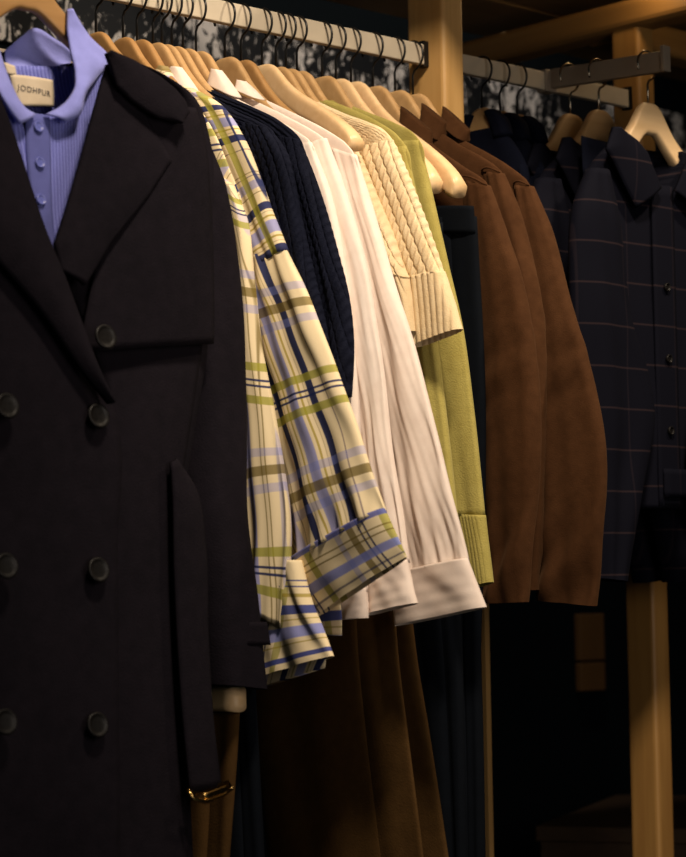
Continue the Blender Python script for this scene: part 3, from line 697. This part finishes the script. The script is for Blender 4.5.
# buttons
def surf3(px_, py_, off):
    k = off
    for _ in range(5):
        x, z = cp.px(px_, py_, k); k = float(nsurf(np.array([x]), np.array([z]))[0]) + off
    return cp.to3(np.array(x), np.array(z), np.array(float(nsurf(np.array([x]), np.array([z]))[0]) + off))
nb = p * .985 + Z * .17; nb /= np.linalg.norm(nb)
for bx_, by_, of in ((105, 337, .042), (98, 416, .026), (98, 570, .026), (97, 725, .026), (7, 406, .028), (6, 566, .028), (5, 722, .028)):
    disc('button', surf3(bx_, by_, of), nb, .0155, M['button'], coat, h=.0035)
def csheet(name, Lpx, Rpx, nl, nr, m, parent, **kw): return sheet(name, cp, cp.P(Lpx, nl), cp.P(Rpx, nr), nl, nr, m, parent, **kw)
# sleeves
Ls = cp.P([(182, 120), (192, 200), (196, 300), (193, 420), (190, 520), (203, 610), (212, 684)])
Rs = cp.P([(204, 108), (230, 195), (244, 290), (250, 400), (252, 510), (262, 600), (270, 690)])
slv = cushion('sleeve', cp, Ls, Rs, lambda v: .042 + .01 * v, M['coat'], coat, n=60, cols=30, n0=-.030, disp=folds(141, .005, (.7, 1.3, 2.2), slant=.2), capbot=False)
Lm, Rm = [tuple(q) for q in mir(Rs)], [tuple(q) for q in mir(Ls)]
cushion('sleeve', cp, Lm, Rm, .042, M['coat'], coat, n=40, cols=20, n0=-.030)
cushion('cuff_strap', cp, cp.P([(206, 622), (209, 645)]), cp.P([(268, 622), (272, 645)]), .052, M['coat'], coat, n=6, cols=20, n0=-.030)
# belt with buckle
blt = csheet('belt', [(172, 462), (174, 500), (175, 560), (179, 650), (184, 720), (191, 792)], [(177, 458), (197, 490), (206, 545), (209, 640), (214, 720), (222, 786)], .062, .040, M['coat'], coat, n=40, cols=10, thick=.005, bulge=.005)
bq = [cp.to3(*(np.array(c) for c in (*cp.px(x, y, nn), nn))) for x, y, nn in ((188, 790, .066), (193, 799, .070), (205, 802, .066), (222, 796, .052), (232, 788, .040), (228, 782, .038), (207, 790, .050), (192, 795, .062), (188, 790, .066))]
tube('buckle', bq, .0028, M['brass'], blt, seg=8)
# plate seen flat on the buckle
csheet('buckle_plate', [(203, 794), (206, 801)], [(229, 784), (232, 790)], .064, .046, M['brass'], blt, n=4, cols=6, thick=.002)

# coat hanger (big head above the picture), hung on a face-out arm
hp = front_plane(uC, tC)
hx, hz = hp.px(25, -22)
hanger(0, 'amber wooden hanger holding the black coat and the lilac polo', 'hanger_dark', pl=hp, head=(hx, hz), halfw=.17, drop=-.115, thick=1.3, trunc=.12, grp=None)
armw = hz - HEADW
tHc = tC + hx
lower = box('display_arm', fr(tHc, uC / 2, armw), (p, -d, Z), (uC / 2 + .02, 0.006, 0.0165), M['arm'], rack, bev=0.0015)
box('arm_strut', fr(tHc, 0.0, armw / 2), (p, d, Z), (.008, .008, abs(armw) / 2 + .01), M['arm'], rack, bev=0.0015)

# polo
polo = thing('polo_shirt', cp.to3(np.array(cx), np.array(-.25), np.array(0.)), 'lilac blue ribbed knit polo layered inside the black coat, collar open', 'shirt')
PN = .016
Lp = cp.P([(-18, 84), (-20, 110), (-10, 150), (6, 190), (30, 240), (44, 275)]); Rp = cp.P([(112, 58), (108, 90), (96, 140), (80, 190), (66, 240), (58, 275)])
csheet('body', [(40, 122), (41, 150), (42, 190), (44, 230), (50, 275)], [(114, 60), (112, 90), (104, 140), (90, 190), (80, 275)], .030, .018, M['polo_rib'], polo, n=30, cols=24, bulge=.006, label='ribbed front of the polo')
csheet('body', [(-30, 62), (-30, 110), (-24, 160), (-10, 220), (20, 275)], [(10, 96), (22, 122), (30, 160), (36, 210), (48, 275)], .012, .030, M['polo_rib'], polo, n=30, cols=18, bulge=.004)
pk = csheet('placket', [(26, 112), (27, 150), (32, 200), (44, 262)], [(50, 116), (51, 150), (52, 200), (56, 262)], .0325, .0325, M['polo_dark'], polo, n=20, cols=8, bulge=.002)
for bx_, by_ in ((38, 127), (39.5, 163), (40.5, 200)):
    x, z = cp.px(bx_, by_, .0345); disc('button', cp.to3(np.array(x), np.array(z), np.array(.0345)), nb, .0068, M['polo_button'], polo, h=.003)
# back of the neck: inside of the collar, ribbed inside of the back
csheet('neck_band', [(6, 50), (22, 36), (34, 28), (54, 38), (70, 50), (74, 56)], [(14, 72), (26, 72), (36, 72), (52, 72), (68, 71), (76, 70)], -.035, -.030, M['polo_flat'], polo, n=24, cols=10, bulge=-.008, label='inside of the collar at the back of the neck')
csheet('back_inside', [(-4, 66), (0, 90), (8, 118)], [(80, 66), (76, 90), (66, 122)], -.026, -.026, M['polo_rib'], polo, n=12, cols=16, label='ribbed inside of the back')
# collar leaves
csheet('collar', [(68, 9), (68, 30), (71, 52), (75, 74), (73, 92), (62, 106), (46, 114)], [(72, 10), (90, 36), (112, 61), (97, 76), (84, 96), (80, 115), (66, 122)], [.014, .016, .024, .036, .044, .046, .040], [.012, .008, .008, .024, .040, .048, .046], M['polo_flat'], polo, n=44, cols=16, bulge=.006, thick=.004)
csheet('collar', [(-14, 46), (-12, 64), (-4, 84), (8, 106), (21, 124)], [(0, 50), (5, 66), (13, 88), (24, 106), (36, 114)], [.0, .016, .034, .044, .044], [-.006, .008, .026, .038, .040], M['polo_flat'], polo, n=24, cols=10, bulge=.004, thick=.004)
# label
lbm = csheet('neck_label', [(10, 74), (15, 94), (19, 106)], [(53, 80), (54, 94), (54, 107)], -.020, -.020, M['label'], polo, n=10, cols=10, thick=.0015, bulge=.003)
csheet('size_tab', [(4, 62), (8, 74)], [(15, 66), (17, 75)], -.019, -.019, M['label'], lbm, n=6, cols=6, thick=.0015)
fc_ = bpy.data.curves.new('label_text', 'FONT'); fc_.body = 'JODHPUR'; fc_.align_x = 'CENTER'; fc_.align_y = 'CENTER'; fc_.size = .0100; fc_.space_character = 1.15; fc_.extrude = .0002
fc_.materials.append(M['ink'])
tmp = bpy.data.objects.new('label_text_curve', fc_); COL.objects.link(tmp)
tme = bpy.data.meshes.new_from_object(tmp.evaluated_get(bpy.context.evaluated_depsgraph_get()))
bpy.data.objects.remove(tmp); tme.name = 'label_text'
if not tme.materials: tme.materials.append(M['ink'])
to = bpy.data.objects.new('label_text', tme); link(to, lbm)
# the woven lettering follows the curved face of the label
tx0, tz0 = cp.px(34.5, 91, -.0175)
xl_, xr_ = cp.px(14, 92, -.020)[0], cp.px(54, 92, -.020)[0]
for v_ in tme.vertices:
    x_, z_ = tx0 + v_.co.x, tz0 + v_.co.y - .04 * v_.co.x
    s_ = min(max((x_ - xl_) / (xr_ - xl_), 0), 1)
    v_.co = Vector(cp.to3(np.array(x_), np.array(z_), np.array(-.020 + .003 * 4 * s_ * (1 - s_) + .0005 + (.0002 if v_.co.z > 0 else 0))))

# ------------------------------------------------------------------ right: windowpane coats facing out on the arm
def out_coat(upl, label, hpx, seed, shift=(0, 0), full=True):
    """navy windowpane overshirt-coat facing the aisle, centre under its hanger; pixels given for the front one"""
    pl = front_plane(upl, tArm)
    c = 0.0
    g = thing('windowpane_coat', pl.to3(np.array(c), np.array(-.3), np.array(0.)), label, 'coat', 'navy windowpane coats on the display arm')
    return g, pl
pl1 = Plane(fr(tArm, 0, 0), p, -d)
uF = [pl1.px(647, 62)[0], pl1.px(598, 70)[0], pl1.px(556, 80)[0] + .03]
print('front hangers u', uF)
fp = front_plane(uF[0], tArm)
def coat_geo():
    """plane coordinates of the front coat, reused by the ones behind"""
    G = {}
    G['shR'] = fp.P([(625, 138), (612, 146), (597, 160), (584, 178)])
    G['body'] = fp.P([(618, 140), (606, 152), (592, 172), (590, 230), (606, 320), (626, 400), (640, 470), (643, 508)], .012)
    G['slL'] = fp.P([(590, 168), (578, 200), (573, 250), (575, 330), (584, 420), (592, 500), (598, 578)], .034)
    G['slR'] = fp.P([(612, 170), (622, 220), (634, 320), (650, 372), (655, 425), (641, 490), (625, 582)], .040)
    G['colL'] = fp.P([(617, 126), (610, 148), (618, 162), (628, 184), (640, 207)], .042)
    G['colR'] = fp.P([(624, 128), (640, 140), (650, 152), (656, 168), (664, 187)], .044)
    G['stand'] = fp.P([(617, 126), (620, 150)])
    return G
G = coat_geo()
def mk_coat(u, label, detail, seed):
    pl = front_plane(u, tArm)
    g = thing('windowpane_coat', pl.to3(np.array(0.), np.array(-.3), np.array(0.)), label, 'coat', 'navy windowpane coats on the display arm')
    m_ = lambda pts: [(-a, b) for a, b in pts]
    bf = folds(seed, .004)
    cushion('body', pl, G['body'], m_(G['body']), .020, M['windowpane'], g, n=90, cols=60, planar=True,
            disp=lambda S, V, U, L_: bf(S, V, U, L_) - .06 * np.clip((.20 - V) / .04, 0, 1) * (np.abs(S - .5) < (.32 - 1.3 * V)))
    cushion('sleeve', pl, G['slL'], G['slR'], .024, M['windowpane'], g, n=60, cols=30, n0=.030, disp=folds(seed + 1, .008, (.8, 1.5, 2.4), slant=.2), capbot=False, planar=True, uv0=(.04, .012), pw=2.6)
    cushion('sleeve', pl, G['slL'], G['slR'], .024, M['windowpane'], g, n=40, cols=20, n0=.010, mirror=True, capbot=False, planar=True)
    for s in (1, -1):
        q = (lambda pts: pts) if s == 1 else m_
        a, b = (G['colL'], G['colR']) if s == 1 else (m_(G['colR']), m_(G['colL']))
        sheet('collar', pl, a, b, .036, .040, M['windowpane'], g, n=30, cols=14, bulge=.006, thick=.005, planar=True, smooth=False)
    a = G['colR'][0]; 
    sheet('collar_stand', pl, [(G['colL'][0][0], G['colL'][0][1] - .004), (G['colL'][1][0] + .02, G['colL'][1][1] - .03)], [(-G['colL'][0][0], G['colL'][0][1] - .004), (-G['colL'][1][0] - .02, G['colL'][1][1] - .03)], -.03, -.03, M['dark_jacket'], g, n=6, cols=12, bulge=-.01)
    if detail:
        z1 = fp.px(664, 187)[1]; zb = G['body'][-1][1]
        sheet('placket', pl, [(-.028, z1 - .005), (-.028, zb)], [(.026, z1 - .005), (.026, zb)], .026, .026, M['windowpane'], g, n=30, cols=6, thick=.004, planar=True)
        for k in range(3): disc('button', pl.to3(np.array(0.0), np.array(z1 - .17 - .115 * k), np.array(.028)), p, .007, M['button'], g, h=.004)
        zf = fp.px(660, 470)[1]
        x0 = fp.px(650, 470)[0]
        sheet('pocket_flap', pl, [(x0, zf), (x0, zf - .045)], [(x0 + .13, zf), (x0 + .13, zf - .045)], .030, .030, M['windowpane'], g, n=6, cols=8, thick=.004, planar=True, uv0=(0, .02))
    hz_ = fp.px(648, 103)[1] - we * (uF[0] - u) / ue
    hanger(0, {0: 'pale wooden hanger of the foremost windowpane coat', 1: 'wooden hanger of the second windowpane coat from the front', 2: 'wooden hanger of the windowpane coat closest to the rail'}[seed % 3],
           'hanger_pale' if seed % 3 == 0 else 'hanger', 'hook_steel', pl=pl, head=(0.0, hz_), halfw=.155, drop=-.150, thick=1.5, trunc=.098, grp='wooden hangers on the display arm')
    return g
mk_coat(uF[0], 'navy windowpane-check coat facing out at the right edge, foremost on the arm', True, 300)
mk_coat(uF[1], 'navy windowpane-check coat second on the arm, mostly behind the foremost one', False, 301)
mk_coat(uF[2], 'navy windowpane-check coat hanging closest to the rail, only its shoulder showing', False, 302)
# dark jackets on the second rail
for k, hpx in enumerate((482, 500, 517)):
    t = t_of(hpx); g, pl = garment(t, 'dark_jacket', ['dark navy jacket first past the post on the far rail', 'dark navy jacket in the middle of the far rail', 'dark navy jacket next to the windowpane coats on the far rail'][k], 'jacket', 'dark navy jackets on the far rail')
    sh = [(.030, -.105), (.045, -.112), (.06, -.125), (.08, -.15), (.095, -.175)]
    right_body('body', pl, sh, -.70, .012, M['dark_jacket'], g, disp=folds(200 + k, .003))
    L = [(.06, -.17), (.07, -.3), (.075, -.45), (.08, -.66)]; R = [(.095, -.175), (.115, -.3), (.125, -.45), (.13, -.66)]
    cushion('sleeve', pl, L, R, .014, M['dark_jacket'], g, n=40, cols=20, disp=folds(210 + k, .003), capbot=False)
    cushion('sleeve', pl, L, R, .014, M['dark_jacket'], g, n=30, cols=16, mirror=True, capbot=False)
    cushion('collar', pl, [(.012, -.078), (.022, -.10), (.03, -.125)], [(.03, -.074), (.052, -.092), (.062, -.12)], .014, M['dark_jacket'], g, n=12, cols=10)
    cushion('collar', pl, [(.012, -.078), (.022, -.10), (.03, -.125)], [(.03, -.074), (.052, -.092), (.062, -.12)], .014, M['dark_jacket'], g, n=12, cols=10, mirror=True)
    hanger(t, ['wooden hanger first past the post on the far rail', 'wooden hanger in the middle of the far rail', 'wooden hanger next to the windowpane coats on the far rail'][k], 'hanger', halfw=.13, drop=-.12, trunc=.05, grp='wooden hangers on the far rail')

# ------------------------------------------------------------------ low clamp hanger with folded brown trousers behind the coat belt
tl = T[100]; lp = Plane(fr(tl, 0, 0), p, -d)
xk, zk = lp.px(231, 698)
lw = zk + .13
box('lower_rail', fr((t0 + tl + .06) / 2, 0, lw), AX, ((tl + .06 - t0) / 2, 0.006, 0.0165), M['rail'], rack, bev=.0015)
lh = thing('clamp_hanger', fr(tl, 0, lw), 'low wooden clamp hanger whose blunt pale tip peeks out under the black coat cuff', 'hanger')
cushion('clamp_bar', lp, [(-xk - .016, zk + .016), (0, zk + .016), (xk + .016, zk + .016)], [(-xk - .016, zk - .018), (0, zk - .018), (xk + .016, zk - .018)], .012, M['hanger_pale'], lh, n=30, cols=12, pw=8)
r = .0235; cz = lw + .0165 + .0017 - r
tube('hook', [lp.to3(np.array(x), np.array(z), np.array(0.)) for x, z in [(r * math.cos(a), cz + r * math.sin(a)) for a in np.radians(np.linspace(205, -62, 24))] + [(0.004, cz - r * 1.02), (0, cz - r - .01), (0, zk + .01)]], .0017, M['hook'], lh, seg=7)
trousers(T[100], 'brown trousers folded on the low clamp hanger right behind the coat belt', PT, [(150, 716), (152, 780), (154, 900)], [(236, 712), (232, 780), (222, 900)], M['brown_twill'], seed=6)

# ------------------------------------------------------------------ setting
def struct(o, kind='structure'): o['kind'] = kind; return o
m, nt, b = nodes('dark_wall'); M['wall'] = m
b.inputs['Roughness'].default_value = 0.9; b.inputs['Specular IOR Level'].default_value = .05
tc = N(nt, 'ShaderNodeTexCoord'); n1 = N(nt, 'ShaderNodeTexNoise'); n1.inputs['Scale'].default_value = 3
nt.links.new(tc.outputs['Object'], n1.inputs['Vector'])
mx = N(nt, 'ShaderNodeMix', data_type='RGBA'); nt.links.new(n1.outputs[0], mx.inputs[0])
mx.inputs[6].default_value = (.0035, .0055, .007, 1); mx.inputs[7].default_value = (.006, .009, .011, 1); nt.links.new(mx.outputs[2], b.inputs['Base Color'])
# made-up dark band, pale flecks painted in for specks of light behind the rail
m, nt, b = nodes('painted_flecks'); M['fleck'] = m
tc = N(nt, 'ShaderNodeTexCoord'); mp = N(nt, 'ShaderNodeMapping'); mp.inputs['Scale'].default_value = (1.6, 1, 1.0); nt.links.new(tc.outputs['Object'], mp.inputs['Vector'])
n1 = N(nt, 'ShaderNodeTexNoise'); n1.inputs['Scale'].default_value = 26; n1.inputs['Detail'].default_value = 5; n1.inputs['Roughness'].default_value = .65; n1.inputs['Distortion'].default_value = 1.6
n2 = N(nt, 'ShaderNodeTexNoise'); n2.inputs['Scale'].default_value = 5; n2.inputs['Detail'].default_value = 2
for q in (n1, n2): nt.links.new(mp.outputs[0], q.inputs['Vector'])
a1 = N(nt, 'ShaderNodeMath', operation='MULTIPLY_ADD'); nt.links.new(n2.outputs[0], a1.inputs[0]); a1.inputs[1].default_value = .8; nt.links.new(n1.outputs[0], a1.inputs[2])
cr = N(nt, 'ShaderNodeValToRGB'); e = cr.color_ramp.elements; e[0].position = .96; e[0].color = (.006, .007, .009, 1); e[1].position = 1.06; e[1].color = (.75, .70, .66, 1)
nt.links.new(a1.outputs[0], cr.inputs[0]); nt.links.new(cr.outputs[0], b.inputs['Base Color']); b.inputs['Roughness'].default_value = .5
M['floor'] = wood('dark_floor', (.02, .014, .010), (.012, .009, .007), rough=.6, axis=0, scale=2)
M['ceil'] = plain('dark_ceiling', (.010, .007, .004), .8)
UW = -0.92
struct(box('wall_back', fr(.4, UW - .05, FLOOR_W + 1.7), AX, (3.4, .05, 1.7), M['wall'], bev=0))
struct(box('added_fleck_band_1', fr(.4, UW + .006, 0.235), AX, (3.3, .006, .065), M['fleck'], bev=.001))
struct(box('floor', fr(.4, 1.5, FLOOR_W - .05), AX, (3.4, 2.6, .05), M['floor'], bev=0))
struct(box('ceiling', fr(.4, 1.5, FLOOR_W + 3.45), AX, (3.4, 2.6, .05), M['ceil'], bev=0))
struct(box('wall_right', fr(3.05, 1.0, FLOOR_W + 1.7), AX, (.05, 2.0, 1.7), M['wall'], bev=0))

# low timber plinth at the lower right and a small wooden box in the dark behind
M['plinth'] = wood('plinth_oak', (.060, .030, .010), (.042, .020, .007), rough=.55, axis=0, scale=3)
M['oldbox'] = wood('crate_oak', (.16, .075, .02), (.12, .055, .015), rough=.55, axis=2, scale=4)
q1 = at_z(535, 826, .475); q2 = at_z(640, 785, .475)
e1 = q2 - q1; e1 /= np.linalg.norm(e1); e2 = np.array([e1[1], -e1[0], 0])
print('plinth', np.dot(q1 - A, d), np.dot(q1 - A, p), np.dot(q2 - A, d), np.dot(q2 - A, p), np.linalg.norm(q2 - q1))
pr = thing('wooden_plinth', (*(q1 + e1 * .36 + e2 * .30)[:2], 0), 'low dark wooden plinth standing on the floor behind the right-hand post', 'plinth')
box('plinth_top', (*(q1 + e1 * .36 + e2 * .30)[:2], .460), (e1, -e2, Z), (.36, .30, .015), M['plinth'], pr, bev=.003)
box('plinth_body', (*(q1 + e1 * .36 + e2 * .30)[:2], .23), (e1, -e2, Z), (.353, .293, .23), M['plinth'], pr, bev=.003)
wp = Plane(fr(0, UW, 0), d, p)
(xa_, za_), (xb_, zb_) = wp.px(580, 614, .02), wp.px(606, 690, .02)
pn = thing('wall_panel', wp.to3(np.array(xa_), np.array(zb_), np.array(0.)), 'small dim wooden panel on the dark back wall below the suede sleeves', 'panel')
zm = za_ + (zb_ - za_) * .62
for zt, zb2 in ((za_, zm + .003), (zm - .003, zb_)):
    box('board', wp.to3(np.array((xa_ + xb_) / 2), np.array((zt + zb2) / 2), np.array(.011)), AX, (abs(xb_ - xa_) / 2, .009, abs(zt - zb2) / 2), M['oldbox'], pn, bev=.002)

# ------------------------------------------------------------------ lights
def area(name, loc, target, size, power, col, spread=math.pi):
    l = bpy.data.lights.new(name, 'AREA'); l.size = size; l.energy = power; l.color = col; l.spread = spread
    o = bpy.data.objects.new(name, l); COL.objects.link(o); o.location = Vector(loc)
    o.rotation_euler = (Vector(target) - Vector(loc)).to_track_quat('-Z', 'Y').to_euler(); return o
def spot(name, loc, target, power, col, ang, blend=.7, rad=.05):
    l = bpy.data.lights.new(name, 'SPOT'); l.energy = power; l.color = col; l.spot_size = ang; l.spot_blend = blend; l.shadow_soft_size = rad
    o = bpy.data.objects.new(name, l); COL.objects.link(o); o.location = Vector(loc)
    o.rotation_euler = (Vector(target) - Vector(loc)).to_track_quat('-Z', 'Y').to_euler(); return o
WARM = (1.0, .76, .50)
spot('key_lamp', fr(-.85, 1.62, 1.42), fr(.05, .15, -.26), 330, (1.0, .83, .64), math.radians(60), 1.0, .16)
spot('track_spot', fr(.92, 1.40, 1.22), fr(.25, .15, -.12), 150, (1.0, .80, .58), math.radians(50), 1.0, .08)
l = bpy.data.lights.new('shelf_lamp', 'POINT'); l.energy = .55; l.color = (1.0, .70, .36); l.shadow_soft_size = .02
o = bpy.data.objects.new('shelf_lamp', l); COL.objects.link(o); o.location = Vector(fr(tB - .075, .10, .205))
area('fill_lamp', fr(-.55, 2.3, -.45), fr(.1, .1, -.7), 1.0, 10, (1.0, .86, .74))
spot('added_band_light', fr(1.05, -.40, 1.25), fr(1.05, UW, .22), 30, (1.0, .9, .8), math.radians(110), 1.0, .05)  # added light that only brightens the flecked band; no fixture stands here
w = bpy.data.worlds.new('World'); sc.world = w; w.use_nodes = True
w.node_tree.nodes['Background'].inputs[0].default_value = (.05, .10, .11, 1); w.node_tree.nodes['Background'].inputs[1].default_value = .24

# ------------------------------------------------------------------ camera object
cd = bpy.data.cameras.new('camera'); cam = bpy.data.objects.new('camera', cd); COL.objects.link(cam)
cd.sensor_fit = 'VERTICAL'; cd.sensor_height = 36; cd.lens = F / H * 36
bk = -fw
cam.matrix_world = Matrix(((rt[0], up[0], bk[0], CAM[0]), (rt[1], up[1], bk[1], CAM[1]), (rt[2], up[2], bk[2], CAM[2]), (0, 0, 0, 1)))
cd.clip_start = .05
cd.dof.use_dof = True; cd.dof.focus_distance = 3.25; cd.dof.aperture_fstop = 5.6
sc.camera = cam
